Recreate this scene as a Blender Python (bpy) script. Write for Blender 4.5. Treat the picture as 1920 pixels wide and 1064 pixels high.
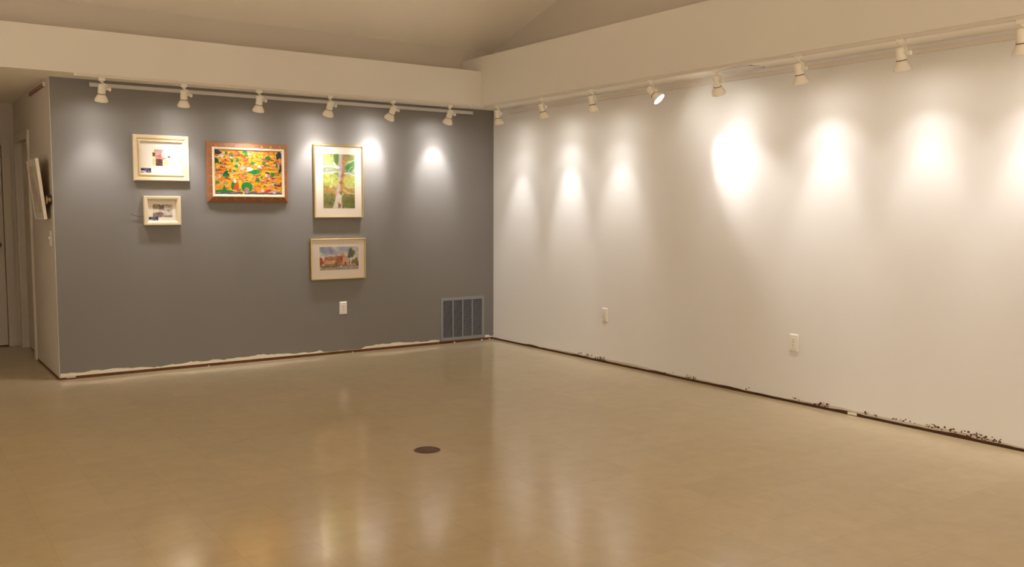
import bpy, bmesh, math, random
import numpy as np
from mathutils import Vector, Matrix

for o in list(bpy.data.objects):
    bpy.data.objects.remove(o)
SC = bpy.context.scene
COL = SC.collection

# ------------------------------------------------------------------ camera
cam_data = bpy.data.cameras.new('camera')
cam_data.sensor_width = 36.0
cam_data.lens = 31.94
cam_data.clip_end = 100
cam = bpy.data.objects.new('camera', cam_data)
COL.objects.link(cam)
_r = Vector((0.81955973, -0.57298598, 0.00298745))
_u = Vector((0.0443462, 0.06862615, 0.99665634))
_f = Vector((0.57127513, 0.81668692, -0.08165298))
cam.matrix_world = Matrix(((_r.x, _u.x, -_f.x, -5.4184), (_r.y, _u.y, -_f.y, -8.0949),
                           (_r.z, _u.z, -_f.z, 1.4016), (0, 0, 0, 1)))
SC.camera = cam

# ------------------------------------------------------------------ world, exposure, added unseen fill lamps
w = bpy.data.worlds.new('world')
SC.world = w
w.use_nodes = True
w.node_tree.nodes['Background'].inputs[0].default_value = (0.9, 0.75, 0.55, 1)
w.node_tree.nodes['Background'].inputs[1].default_value = 0.0
SC.view_settings.view_transform = 'Standard'
SC.view_settings.look = 'None'
SC.view_settings.gamma = 1.0
SC.view_settings.use_curve_mapping = False
SC.view_settings.exposure = 1.88
SC.cycles.diffuse_bounces = 6
SC.cycles.max_bounces = 10

WARM = (1.0, 0.97, 0.93)      # colour of the added fill lamps
HALO = (1.0, 0.968, 0.96)    # the track bulbs


def spot_light(name, loc, direction, power, size_deg, color, radius=0.03, blend=1.0, parent=None):
    l = bpy.data.lights.new(name, 'SPOT')
    l.energy = power
    l.spot_size = math.radians(size_deg)
    l.spot_blend = blend
    l.shadow_soft_size = radius
    l.color = color
    o = bpy.data.objects.new(name, l)
    COL.objects.link(o)
    if parent:
        o.parent = parent
    o.location = loc
    o.rotation_euler = Vector(direction).to_track_quat('-Z', 'Y').to_euler()
    return o


# unseen spots without fixtures, added behind and left of the camera for ambient fill
FILL_POWER = 275.0
for y in (-10.6, -9.0, -7.4, -5.8, -4.2, -2.6):
    spot_light('unseen_fill_spot', (-9.6, y, 2.38), (-0.25, 0, -1), FILL_POWER, 118, WARM, 0.06)
for x in (-8.2, -6.6, -5.0, -3.4, -1.8):
    spot_light('unseen_fill_spot', (x, -11.2, 2.38), (0, -0.25, -1), FILL_POWER, 118, WARM, 0.06)

# ------------------------------------------------------------------ dimensions
L = 4.245      # length of the grey wall
H = 2.44       # underside of the soffits
DW = 0.38      # depth of the soffit over the white wall
DG = 0.343     # depth of the soffit over the grey wall
ZG = 2.776     # top of the soffit over the grey wall
ZW = 2.921     # top of the soffit over the white wall
ZE = 3.047     # eave
SL = 0.318     # roof slope
XL = -10.2     # left end of the room
YB = -11.8     # rear end of the room
RID = -5.9     # ridge


# ------------------------------------------------------------------ helpers
def lin(c):
    return tuple(((v / 255.0) / 12.92 if v / 255.0 <= 0.04045 else ((v / 255.0 + 0.055) / 1.055) ** 2.4) for v in c)


def mat(name, col, rough=0.6, spec=0.4, metal=0.0, bump=0.0, bscale=60.0, var=0.0, vscale=3.0, emit=None, coat=0.0):
    m = bpy.data.materials.new(name)
    m.use_nodes = True
    nt = m.node_tree
    b = nt.nodes['Principled BSDF']
    b.inputs['Base Color'].default_value = (*col, 1)
    b.inputs['Roughness'].default_value = rough
    b.inputs['Specular IOR Level'].default_value = spec
    b.inputs['Metallic'].default_value = metal
    b.inputs['Coat Weight'].default_value = coat
    tc = nt.nodes.new('ShaderNodeTexCoord')
    if var > 0:
        n = nt.nodes.new('ShaderNodeTexNoise')
        n.inputs['Scale'].default_value = vscale
        n.inputs['Detail'].default_value = 4
        nt.links.new(tc.outputs['Object'], n.inputs['Vector'])
        mr = nt.nodes.new('ShaderNodeMapRange')
        mr.inputs['To Min'].default_value = 1 - var
        mr.inputs['To Max'].default_value = 1 + var
        nt.links.new(n.outputs['Fac'], mr.inputs['Value'])
        mx = nt.nodes.new('ShaderNodeMix')
        mx.data_type = 'RGBA'
        mx.blend_type = 'MULTIPLY'
        mx.inputs['Factor'].default_value = 1
        mx.inputs[6].default_value = (*col, 1)
        nt.links.new(mr.outputs['Result'], mx.inputs[7])
        nt.links.new(mx.outputs[2], b.inputs['Base Color'])
    if bump > 0:
        n2 = nt.nodes.new('ShaderNodeTexNoise')
        n2.inputs['Scale'].default_value = bscale
        n2.inputs['Detail'].default_value = 3
        nt.links.new(tc.outputs['Object'], n2.inputs['Vector'])
        bp = nt.nodes.new('ShaderNodeBump')
        bp.inputs['Strength'].default_value = bump
        bp.inputs['Distance'].default_value = 0.01
        nt.links.new(n2.outputs['Fac'], bp.inputs['Height'])
        nt.links.new(bp.outputs['Normal'], b.inputs['Normal'])
    if emit:
        b.inputs['Emission Color'].default_value = (*emit[0], 1)
        b.inputs['Emission Strength'].default_value = emit[1]
    return m


class MB:
    """collects shapes into one mesh"""
    def __init__(self):
        self.bm = bmesh.new()

    def box(self, x0, x1, y0, y1, z0, z1, bevel=0.0):
        r = bmesh.ops.create_cube(self.bm, size=1.0)
        vs = r['verts']
        for v in vs:
            v.co = Vector(((x0 + x1) / 2 + v.co.x * (x1 - x0), (y0 + y1) / 2 + v.co.y * (y1 - y0), (z0 + z1) / 2 + v.co.z * (z1 - z0)))
        if bevel > 0:
            es = list({e for v in vs for e in v.link_edges})
            bmesh.ops.bevel(self.bm, geom=es, offset=bevel, segments=2, profile=0.7, affect='EDGES')
        return self

    def lathe(self, prof, seg=24, mtx=None):
        """profile of (radius, z) revolved about z"""
        rings = []
        M = mtx or Matrix()
        for r, z in prof:
            if r < 1e-6:
                rings.append([self.bm.verts.new(M @ Vector((0, 0, z)))])
            else:
                rings.append([self.bm.verts.new(M @ Vector((r * math.cos(2 * math.pi * k / seg), r * math.sin(2 * math.pi * k / seg), z))) for k in range(seg)])
        for a, b in zip(rings[:-1], rings[1:]):
            for k in range(seg):
                k2 = (k + 1) % seg
                q = [a[k % len(a)], a[k2 % len(a)], b[k2 % len(b)], b[k % len(b)]]
                u = []
                for v in q:
                    if v not in u:
                        u.append(v)
                if len(u) > 2:
                    self.bm.faces.new(u)
        return self

    def tube(self, pts, r, seg=8):
        pts = [Vector(q) for q in pts]
        rings = []
        for i, q in enumerate(pts):
            t = (pts[min(i + 1, len(pts) - 1)] - pts[max(i - 1, 0)]).normalized()
            a = t.orthogonal().normalized() if i == 0 else (prev - prev.dot(t) * t).normalized()
            prev = a
            b = t.cross(a)
            rings.append([self.bm.verts.new(q + r * (math.cos(2 * math.pi * k / seg) * a + math.sin(2 * math.pi * k / seg) * b)) for k in range(seg)])
        for A, B in zip(rings[:-1], rings[1:]):
            for k in range(seg):
                self.bm.faces.new([A[k], A[(k + 1) % seg], B[(k + 1) % seg], B[k]])
        self.bm.faces.new(rings[0][::-1])
        self.bm.faces.new(rings[-1])
        return self

    def faces(self, verts, faces):
        vs = [self.bm.verts.new(v) for v in verts]
        for f in faces:
            self.bm.faces.new([vs[i] for i in f])
        return self

    def prism(self, poly, axis, a, b):
        """extrude a 2-D outline along an axis from a to b"""
        def P(u, v, t):
            return {0: (t, u, v), 1: (u, t, v), 2: (u, v, t)}[axis]
        n = len(poly)
        vs = [P(u, v, a) for u, v in poly] + [P(u, v, b) for u, v in poly]
        fs = [tuple(range(n)), tuple(range(2 * n - 1, n - 1, -1))] + [(i, n + i, n + (i + 1) % n, (i + 1) % n) for i in range(n)]
        return self.faces(vs, fs)

    def build(self, name, m, parent=None, smooth=None):
        bmesh.ops.recalc_face_normals(self.bm, faces=self.bm.faces[:])
        me = bpy.data.meshes.new(name)
        self.bm.to_mesh(me)
        self.bm.free()
        if m:
            me.materials.append(m)
        o = bpy.data.objects.new(name, me)
        COL.objects.link(o)
        if parent:
            o.parent = parent
        if smooth:
            for p in me.polygons:
                p.use_smooth = True
            try:
                me.set_sharp_from_angle(angle=math.radians(smooth))
            except Exception:
                pass
        return o


def struct(o):
    o['kind'] = 'structure'
    return o


def tag(o, label, cat, group=None):
    o['label'] = label
    o['category'] = cat
    if group:
        o['group'] = group
    return o


def thing(name, loc, label, cat, group=None, rot=None):
    o = bpy.data.objects.new(name, None)
    COL.objects.link(o)
    o.empty_display_size = 0.05
    o.location = loc
    if rot:
        o.rotation_euler = rot
    return tag(o, label, cat, group)


# ------------------------------------------------------------------ materials
M_grey = mat('grey_paint', lin((127, 123, 119)), 0.5, 0.35, bump=0.06, bscale=220, var=0.02, vscale=2)
M_white = mat('white_wall_paint', lin((231, 229, 226)), 0.55, 0.35, bump=0.06, bscale=220, var=0.012, vscale=1.5)
M_cream = mat('cream_paint', lin((222, 217, 209)), 0.6, 0.3, bump=0.05, bscale=200, var=0.015, vscale=1.5)
M_ceil = mat('ceiling_paint', lin((246, 239, 228)), 0.75, 0.2, bump=0.05, bscale=150, var=0.015, vscale=1.5)
M_upper_shade = mat('upper_wall_shaded_paint', lin((204, 195, 184)), 0.7, 0.2, bump=0.05, bscale=150, var=0.015, vscale=1.5)  # shade in the recess above the soffits is put into this darker off-white
M_track = mat('track_enamel', lin((212, 204, 192)), 0.4, 0.5)
M_hall = mat('hall_paint', lin((208, 199, 187)), 0.6, 0.3, var=0.015)
M_trimw = mat('door_trim_paint', lin((206, 198, 185)), 0.45, 0.4)
M_metalw = mat('white_enamel', lin((232, 226, 212)), 0.4, 0.5)
M_rail = mat('pale_metal_rail', lin((205, 200, 194)), 0.4, 0.5)
M_raild = mat('tan_metal_rail', lin((224, 214, 202)), 0.45, 0.4)
M_plast = mat('white_plastic', lin((235, 230, 220)), 0.35, 0.5)
M_slot = mat('dark_slot', lin((60, 50, 42)), 0.7)
M_sill = mat('brown_glue', lin((108, 72, 44)), 0.8, 0.2, var=0.35, vscale=30)
M_sillw = mat('dark_brown_glue', lin((84, 58, 36)), 0.8, 0.2, var=0.35, vscale=30)
M_stain = mat('stained_plaster', lin((204, 192, 176)), 0.8, 0.15, var=0.12, vscale=18)
M_tar = mat('dark_adhesive', lin((98, 66, 42)), 0.8, 0.2, var=0.3, vscale=60)
M_plaster = mat('bare_plaster', lin((232, 224, 208)), 0.85, 0.1, var=0.08, vscale=40, bump=0.3, bscale=80)
M_vent = mat('grille_paint', lin((142, 143, 148)), 0.45, 0.4)
M_ventd = mat('duct_dark', lin((30, 27, 25)), 0.9, 0.1)
M_brass = mat('brass', lin((176, 150, 108)), 0.35, 0.5, metal=0.7)
M_steel = mat('knob_steel', lin((110, 104, 98)), 0.35, 0.5, metal=0.8)
M_ivory = mat('ivory_frame', lin((222, 204, 168)), 0.45, 0.4, var=0.04, vscale=20)
M_ivoryb = mat('ivory_frame_side', lin((206, 172, 122)), 0.5, 0.4, var=0.05, vscale=20)
M_mat = mat('mat_board', lin((240, 234, 220)), 0.85, 0.1)
M_cmat = mat('cream_mat_board', lin((220, 207, 190)), 0.85, 0.1)
M_gold = mat('gold_metal', lin((214, 190, 128)), 0.28, 0.5, metal=0.85)
M_wood = mat('carved_wood', lin((146, 96, 60)), 0.45, 0.4, var=0.22, vscale=14, bump=0.15, bscale=40)
M_woodd = mat('carved_wood_ridge', lin((176, 120, 70)), 0.4, 0.4, var=0.2, vscale=25)
M_liner = mat('linen_liner', lin((238, 222, 190)), 0.6, 0.3)
M_brownside = mat('frame_brown_side', lin((128, 82, 48)), 0.5, 0.4)
M_nylon = mat('nylon_line', lin((150, 146, 144)), 0.25, 0.6)
M_wire = mat('grey_wire', lin((104, 94, 88)), 0.5)
M_disc = mat('brown_cover', lin((92, 62, 48)), 0.5, 0.4, var=0.08, vscale=30)
M_bulb = mat('bulb_glass', lin((236, 228, 214)), 0.25, 0.5)
M_lens = mat('bulb_lens', (1, 1, 1), 0.4, 0.3, emit=((1.0, 0.95, 0.88), 9.0))
M_seam = mat('socket_seam', lin((120, 104, 86)), 0.6)


def glass_mat():
    m = bpy.data.materials.new('picture_glass')
    m.use_nodes = True
    nt = m.node_tree
    nt.nodes.remove(nt.nodes['Principled BSDF'])
    out = nt.nodes['Material Output']
    tr = nt.nodes.new('ShaderNodeBsdfTransparent')
    gl = nt.nodes.new('ShaderNodeBsdfGlossy')
    gl.inputs['Roughness'].default_value = 0.06
    fr = nt.nodes.new('ShaderNodeFresnel')
    fr.inputs['IOR'].default_value = 1.4
    mx = nt.nodes.new('ShaderNodeMixShader')
    ge = nt.nodes.new('ShaderNodeNewGeometry')
    inv = nt.nodes.new('ShaderNodeMath'); inv.operation = 'SUBTRACT'; inv.inputs[0].default_value = 1.0
    nt.links.new(ge.outputs['Backfacing'], inv.inputs[1])
    mu = nt.nodes.new('ShaderNodeMath'); mu.operation = 'MULTIPLY'
    nt.links.new(fr.outputs[0], mu.inputs[0]); nt.links.new(inv.outputs[0], mu.inputs[1])
    nt.links.new(mu.outputs[0], mx.inputs[0])
    nt.links.new(tr.outputs[0], mx.inputs[1])
    nt.links.new(gl.outputs[0], mx.inputs[2])
    nt.links.new(mx.outputs[0], out.inputs[0])
    return m


M_glass = glass_mat()


def floor_mat():
    m = bpy.data.materials.new('waxed_vinyl_tile')
    m.use_nodes = True
    nt = m.node_tree
    N, K = nt.nodes, nt.links
    b = N['Principled BSDF']
    tc = N.new('ShaderNodeTexCoord')
    base = lin((188, 171, 140))
    # fine mottling of the tiles
    n1 = N.new('ShaderNodeTexNoise'); n1.inputs['Scale'].default_value = 9; n1.inputs['Detail'].default_value = 8; n1.inputs['Roughness'].default_value = 0.7
    K.new(tc.outputs['Object'], n1.inputs['Vector'])
    mr = N.new('ShaderNodeMapRange'); mr.inputs['From Min'].default_value = 0.3; mr.inputs['From Max'].default_value = 0.7
    mr.inputs['To Min'].default_value = 0.95; mr.inputs['To Max'].default_value = 1.045
    K.new(n1.outputs['Fac'], mr.inputs['Value'])
    # tile to tile differences and hairline joints
    br = N.new('ShaderNodeTexBrick')
    br.offset = 0.0
    br.inputs['Scale'].default_value = 1.0
    br.inputs['Brick Width'].default_value = 0.3048
    br.inputs['Row Height'].default_value = 0.3048
    br.inputs['Mortar Size'].default_value = 0.0012
    br.inputs['Mortar Smooth'].default_value = 0.3
    br.inputs['Color1'].default_value = (0.975, 0.975, 0.975, 1)
    br.inputs['Color2'].default_value = (1.02, 1.02, 1.01, 1)
    br.inputs['Mortar'].default_value = (0.86, 0.85, 0.83, 1)
    K.new(tc.outputs['Object'], br.inputs['Vector'])
    m1 = N.new('ShaderNodeMix'); m1.data_type = 'RGBA'; m1.blend_type = 'MULTIPLY'; m1.inputs['Factor'].default_value = 1
    m1.inputs[6].default_value = (*base, 1)
    K.new(br.outputs['Color'], m1.inputs[7])
    m2 = N.new('ShaderNodeMix'); m2.data_type = 'RGBA'; m2.blend_type = 'MULTIPLY'; m2.inputs['Factor'].default_value = 1
    K.new(m1.outputs[2], m2.inputs[6]); K.new(mr.outputs['Result'], m2.inputs[7])
    K.new(m2.outputs[2], b.inputs['Base Color'])
    b.inputs['Roughness'].default_value = 0.125
    b.inputs['Specular IOR Level'].default_value = 0.38
    n2 = N.new('ShaderNodeTexNoise'); n2.inputs['Scale'].default_value = 5; n2.inputs['Detail'].default_value = 3
    K.new(tc.outputs['Object'], n2.inputs['Vector'])
    bp = N.new('ShaderNodeBump'); bp.inputs['Strength'].default_value = 0.06; bp.inputs['Distance'].default_value = 0.02
    K.new(n2.outputs['Fac'], bp.inputs['Height'])
    K.new(bp.outputs['Normal'], b.inputs['Normal'])
    return m


M_floor = floor_mat()

# ------------------------------------------------------------------ the shell
struct(MB().box(XL - .1, 0.3, YB - .1, 2.5, -0.08, 0).build('floor', M_floor))

# grey wall: a painted board that stops short of the floor
wall_back = struct(MB().box(-L + .004, 0, 0, .11, .026, H).build('wall_back', M_grey))
struct(MB().box(XL, 0.12, .0, .12, H + .08, ZE + .1).build('wall_back_upper', M_upper_shade))
wall_right = struct(MB().box(0, .12, YB, .12, .017, H).build('wall_right', M_white))
struct(MB().prism([(.12, H), (.12, ZE - .02), (0, ZE + .02), (RID, ZE + SL * -RID), (YB, ZE + .02), (YB, H)], 0, 0, .12).build('wall_right_upper', M_upper_shade))
# left, rear and the wall beyond the hall opening, all outside the frame
struct(MB().box(XL - .12, XL, YB, .12, 0, 5.2).build('wall_left', M_grey))
struct(MB().box(XL, .12, YB - .12, YB, 0, 3.3).build('wall_rear', M_grey))
struct(MB().box(XL, -5.7, 0, .12, 0, H).build('wall_beyond_hall', M_cream))

# sloped ceiling in two leaves
c1 = MB().prism([(.1, ZE - SL * .1), (RID, ZE - SL * RID), (RID, ZE - SL * RID + .1), (.1, ZE - SL * .1 + .1)], 0, XL - .1, .12)
struct(c1.build('ceiling', M_ceil))
c2 = MB().prism([(YB - .1, ZE - SL * .1), (RID, ZE - SL * RID), (RID, ZE - SL * RID + .1), (YB - .1, ZE - SL * .1 + .1)], 0, XL - .1, .12)
struct(c2.build('ceiling_rear_slope', M_ceil))

# soffits
for so in (struct(MB().box(-DW, 0, YB, 0, H, ZW).build('soffit_right', M_cream)),
           struct(MB().box(XL, -DW, -DG, 0, H, ZG).build('soffit_back', M_cream))):
    so.data.materials.append(M_ceil)          # bounced lamp light on the undersides is put into this lighter ceiling colour
    for p in so.data.polygons:
        if p.normal.z < -.5:
            p.material_index = 1

# hallway behind the grey wall
YH = 2.3
hb = MB()
hb.box(-L, -L + .12, 0.0005, 1.27, .012, H)
hb.box(-L, -L + .12, 1.27, 2.11, 2.04, H)
hb.box(-L, -L + .12, 2.11, YH, 0, H)
wall_hall = struct(hb.build('wall_hall', M_hall))
he = MB()
he.box(-5.82, -5.20, YH, YH + .12, 0, H)
he.box(-5.20, -4.36, YH, YH + .12, 2.02, H)
he.box(-4.36, -4.1, YH, YH + .12, 0, H)
struct(he.build('wall_hall_end', M_hall))
struct(MB().box(-5.82, -5.7, .12, YH, 0, H).build('wall_hall_left', M_hall))
struct(MB().box(-5.82, -L + .12, 0, YH + .12, H, H + .08).build('ceiling_hall', M_ceil))

# doors with casings
d1 = struct(MB().box(-5.195, -4.365, YH + .03, YH + .07, .012, 2.015).build('door_1', M_trimw))
MB().lathe([(0, .06), (.018, .058), (.027, .045), (.024, .03), (.011, .022), (.011, .008), (.03, .006), (.03, 0), (0, 0)], 20,
           Matrix.Translation((-4.42, YH + .03, 1.03)) @ Matrix.Rotation(math.radians(90), 4, 'X')).build('door_knob', M_steel, d1, 40)
for z0, z1 in ((.25, .95), (1.12, 1.85)):
    for x0, x1 in ((-5.08, -4.83), (-4.73, -4.48)):
        MB().box(x0, x1, YH + .022, YH + .031, z0, z1, .006).build('panel', M_trimw, d1)
t = struct(MB().box(-4.36, -4.285, YH - .018, YH, 0, 2.085, .004).build('trim_1', M_trimw))
struct(MB().box(-5.275, -5.20, YH - .018, YH, 0, 2.085, .004).build('trim_2', M_trimw))
struct(MB().box(-5.20, -4.36, YH - .018, YH, 2.015, 2.085, .004).build('trim_3', M_trimw))
d2 = struct(MB().box(-L + .045, -L + .085, 1.275, 2.105, .012, 2.035).build('door_2', M_trimw))
struct(MB().box(-L - .02, -L, 1.20, 1.275, 0, 2.105, .004).build('trim_4', M_trimw))
struct(MB().box(-L - .02, -L, 2.105, 2.18, 0, 2.105, .004).build('trim_5', M_trimw))
struct(MB().box(-L - .02, -L, 1.275, 2.105, 2.035, 2.105, .004).build('trim_6', M_trimw))

# ------------------------------------------------------------------ the bare strip where the skirting was pulled off
rnd = random.Random(4)


def ragged(x0, x1, step, zlow, zfun):
    pts = []
    x = x0
    while x < x1:
        pts.append((x, zfun(x)))
        x += step * rnd.uniform(.5, 1.5)
    pts.append((x1, zfun(x1)))
    return pts


def strip(points, zlow, plane, off, thick=.0016, zl=None):
    """a thin ragged strip lying on a wall: plane 'y' (grey wall) or 'x' (white wall)"""
    mb = MB()
    n = len(points)
    lows = [zlow + (zl() if zl else 0) for _ in points]
    vs = []
    for d in (off, off - thick):
        for (a, z), lo in zip(points, lows):
            for zz in (lo, max(z, lo + .0008)):
                vs.append((a, d, zz) if plane == 'y' else (d, a, zz))
    fs = []
    for i in range(n - 1):
        f0, f1 = 2 * i, 2 * i + 2
        b = 2 * n
        fs += [(f0 + b, f1 + b, f1 + 1 + b, f0 + 1 + b), (f0 + 1, f0 + 1 + b, f1 + 1 + b, f1 + 1), (f0, f1, f1 + b, f0 + b)]
    mb.faces(vs, fs)
    return mb


# brown glue band in the gap under the boards
MB().box(-L + .006, 0, .0008, .05, 0, .0265).build('glue_strip', M_sill, wall_back)
MB().box(.0015, .05, YB, 0, 0, .018).build('glue_strip', M_sillw, wall_right)
MB().box(-L - .002, -L + .05, .0, 1.2, 0, .018).build('glue_strip', M_sill, wall_hall)


def torn(x):
    base = .050 + .006 * math.sin(x * 4.1) + .005 * math.sin(x * 9.7 + 1) + .003 * math.sin(x * 31)
    if -1.98 < x < -1.53:
        base -= .022
    if x > -1.3:
        base -= .004
    return max(.0275, base + rnd.uniform(-.004, .004))


strip(ragged(-L + .006, -.675, .035, .02, torn), .0255, 'y', 0.0).build('torn_plaster', M_plaster, wall_back)
strip([(-.112, .052), (-.085, .054), (-.06, .053), (-.045, .040), (-.02, .036), (-.003, .042)], .0255, 'y', 0.0).build('torn_plaster', M_plaster, wall_back)
# crumbs of plaster on the glue band
for x in (-3.05, -1.66, -.50, -.16, -.06):
    s = rnd.uniform(.006, .012)
    MB().box(x, x + s * 1.8, -.006, .004, .001, .001 + s, .002).build('plaster_crumb', M_plaster, wall_back)

strip(ragged(-9.0, -.9, .08, .017, lambda y: .030 + .008 * math.sin(y * 2.3) + .005 * math.sin(y * 6.1 + 2) + rnd.uniform(-.003, .003)),
      .0165, 'x', 0.0, .0008).build('stain_band', M_stain, wall_right)
# thin uneven line of old glue just above the gap on the white wall, and blots of dark adhesive
strip(ragged(-9.0, -.02, .06, .017, lambda y: .0175 + max(0, .004 * math.sin(y * 7) + .003 * math.sin(y * 17 + 1)) + rnd.uniform(0, .003)),
      .0165, 'x', -.0012).build('old_glue_line', M_sillw, wall_right)


def residue(y0, y1, z0, z1, dens):
    mb = MB()
    for _ in range(int(dens * 1.25)):
        y = rnd.uniform(y0, y1)
        z = z0 + (z1 - z0) * rnd.random() ** 1.5
        wd, hg = rnd.uniform(.003, .013), rnd.uniform(.003, .009)
        k = rnd.randint(5, 7)
        ring = [(y + wd * math.cos(2 * math.pi * i / k) * rnd.uniform(.5, 1.1), z + hg * math.sin(2 * math.pi * i / k) * rnd.uniform(.5, 1.1)) for i in range(k)]
        d = -.0014 - rnd.random() * .0012
        vs = [(0, a, b) for a, b in ring] + [(d, a, b) for a, b in ring]
        fs = [tuple(range(k, 2 * k))] + [(i, (i + 1) % k, k + (i + 1) % k, k + i) for i in range(k)]
        mb.faces(vs, fs)
    return mb


for y0, y1, z0, z1, n in ((-1.66, -1.44, .03, .05, 9), (-1.84, -1.70, .022, .048, 18), (-2.72, -2.60, .025, .045, 4), (-2.98, -2.84, .022, .045, 13),
                          (-3.52, -3.45, .03, .05, 3), (-3.98, -3.92, .03, .05, 3), (-4.24, -4.11, .022, .046, 22), (-4.62, -4.50, .03, .045, 5),
                          (-4.90, -4.66, .034, .05, 8), (-5.20, -4.95, .03, .056, 18), (-5.42, -5.21, .022, .058, 34)):
    residue(y0, y1, z0, z1, n).build('adhesive_blot', M_tar, wall_right)
MB().box(-.004, .004, -4.45, -4.38, .004, .022, .002).build('plaster_crumb', M_plaster, wall_right)

# ------------------------------------------------------------------ picture rails
g = thing('picture_rail', (-2.1, 0, 2.40), 'pale metal picture hanging rail along the top of the grey wall', 'picture rail')
MB().box(-1.845, 1.829, -.016, 0, -.016, .015, .003).build('rail_bar', M_rail, g)
for x in (-1.845, 1.829):
    MB().box(x - .003, x + .003, -.017, 0, -.017, .016, .001).build('end_cap', M_rail, g)
g = thing('picture_rail', (0, -3.0, 2.40), 'long tan metal picture rail along the top of the white wall', 'picture rail')
MB().box(-.016, 0, -5.0, 2.69, -.017, .014, .003).build('rail_bar', M_raild, g)
MB().box(-.018, 0, 2.687, 2.693, -.018, .015, .001).build('end_cap', M_raild, g)
g = thing('picture_rail', (-L, .6, 2.40), 'short brown picture rail high on the hallway side wall', 'picture rail')
MB().box(-.016, 0, -.42, .42, -.017, .014, .003).build('rail_bar', mat('brown_rail', lin((140, 116, 92)), 0.5, 0.4), g)
MB().box(-.018, 0, -.423, -.417, -.018, .015, .001).build('end_cap', M_raild, g)

# ------------------------------------------------------------------ lighting tracks
TG_Y = -DG + .022
TW_X = -DW + .022
g = thing('lighting_track', (-2.3, TG_Y, H), 'white lighting track under the soffit in front of the grey wall', 'lighting track')
MB().box(-1.81, 1.80, -.018, .018, -.022, 0, .002).build('track_body', M_track, g)
MB().box(-1.815, -1.80, -.019, .019, -.023, 0, .002).build('end_cap', M_metalw, g)
MB().box(1.79, 1.805, -.019, .019, -.023, 0, .002).build('end_cap', M_metalw, g)
g = thing('lighting_track', (TW_X, -3.5, H), 'long white lighting track under the soffit along the white wall', 'lighting track')
MB().box(-.018, .018, -4.5, 3.13, -.022, 0, .002).build('track_body', M_track, g)
MB().box(-.019, .019, 3.12, 3.135, -.023, 0, .002).build('end_cap', M_metalw, g)

LAMP_POWER = 13.5


def track_light(base, along, aim, label, power, beam, halo=0.25, spill=0.12, group='white track lamps'):
    """base: point on the underside of the track; along: unit vector along the track on the side of the arm; aim: direction of the beam"""
    A = Vector(along)
    aim = Vector(aim).normalized()
    t = thing('track_light', base, label, 'track light', group)
    # adapter: a box that clips to the track, with a tapered foot
    ad = MB()
    lx = .024
    px, py = (lx, .017) if abs(A.x) > .5 else (.017, lx)
    ad.box(-px, px, -py, py, -.022, 0, .003)
    ad.lathe([(0, -.022), (.015, -.022), (.010, -.034), (.006, -.036), (0, -.036)], 14)
    ad.build('adapter', M_metalw, t, 40)
    # head axes
    piv = Vector((0, 0, -.085)) + A * 0.0
    q = aim.to_track_quat('-Z', 'Y')
    R = q.to_matrix().to_4x4()
    Mx = Matrix.Translation(piv) @ R
    # arm: bends out from the adapter, runs down beside the socket
    pts = [Vector((0, 0, -.030)), Vector((0, 0, -.040)) + A * .010, Vector((0, 0, -.046)) + A * .026, Vector((0, 0, -.056)) + A * .036, Vector((0, 0, -.075)) + A * .039, Vector((0, 0, -.092)) + A * .039]
    MB().tube(pts, .0052, 8).build('arm', M_metalw, t, 60)
    kn = Matrix.Translation(Vector((0, 0, -.086)) + A * .026) @ A.to_track_quat('Z', 'Y').to_matrix().to_4x4()
    MB().lathe([(0, 0), (.007, 0), (.007, .020), (.014, .021), (.016, .034), (.013, .040), (0, .041)], 16, kn).build('knob', M_metalw, t, 40)
    # socket cylinder with a domed back
    sk = MB().lathe([(0, .040), (.018, .0395), (.026, .034), (.029, .026), (.029, -.038), (.026, -.041), (0, -.041)], 28, Mx).build('socket', M_metalw, t, 40)
    MB().lathe([(.0285, -.0345), (.0302, -.0355), (.0302, -.040), (.0285, -.041)], 28, Mx).build('seam_ring', M_seam, sk, 40)
    # flared reflector bulb with a bright lens
    bl = MB().lathe([(.025, -.039), (.029, -.045), (.036, -.056), (.044, -.071), (.050, -.085), (.0520, -.094), (.0505, -.0985), (.0485, -.0985), (.0470, -.0925)], 32, Mx).build('bulb', M_bulb, t, 60)
    MB().lathe([(.0478, -.0925), (.040, -.0940), (.02, -.0960), (0, -.0965)], 32, Mx).build('bulb_lens', M_lens, bl, 60)
    lp = piv + aim * .104
    spot_light('track_bulb_beam', lp, aim, power * LAMP_POWER, beam, HALO, .035, 1.0, t)
    spot_light('track_bulb_halo', lp, aim, power * LAMP_POWER * halo, 95, HALO, .035, 1.0, t)
    spot_light('track_bulb_spill', lp, aim, power * LAMP_POWER * spill, 165, HALO, .035, 1.0, t)
    return t


def aim_to(base, target):
    return Vector(target) - (Vector(base) + Vector((0, 0, -.085)))


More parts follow.
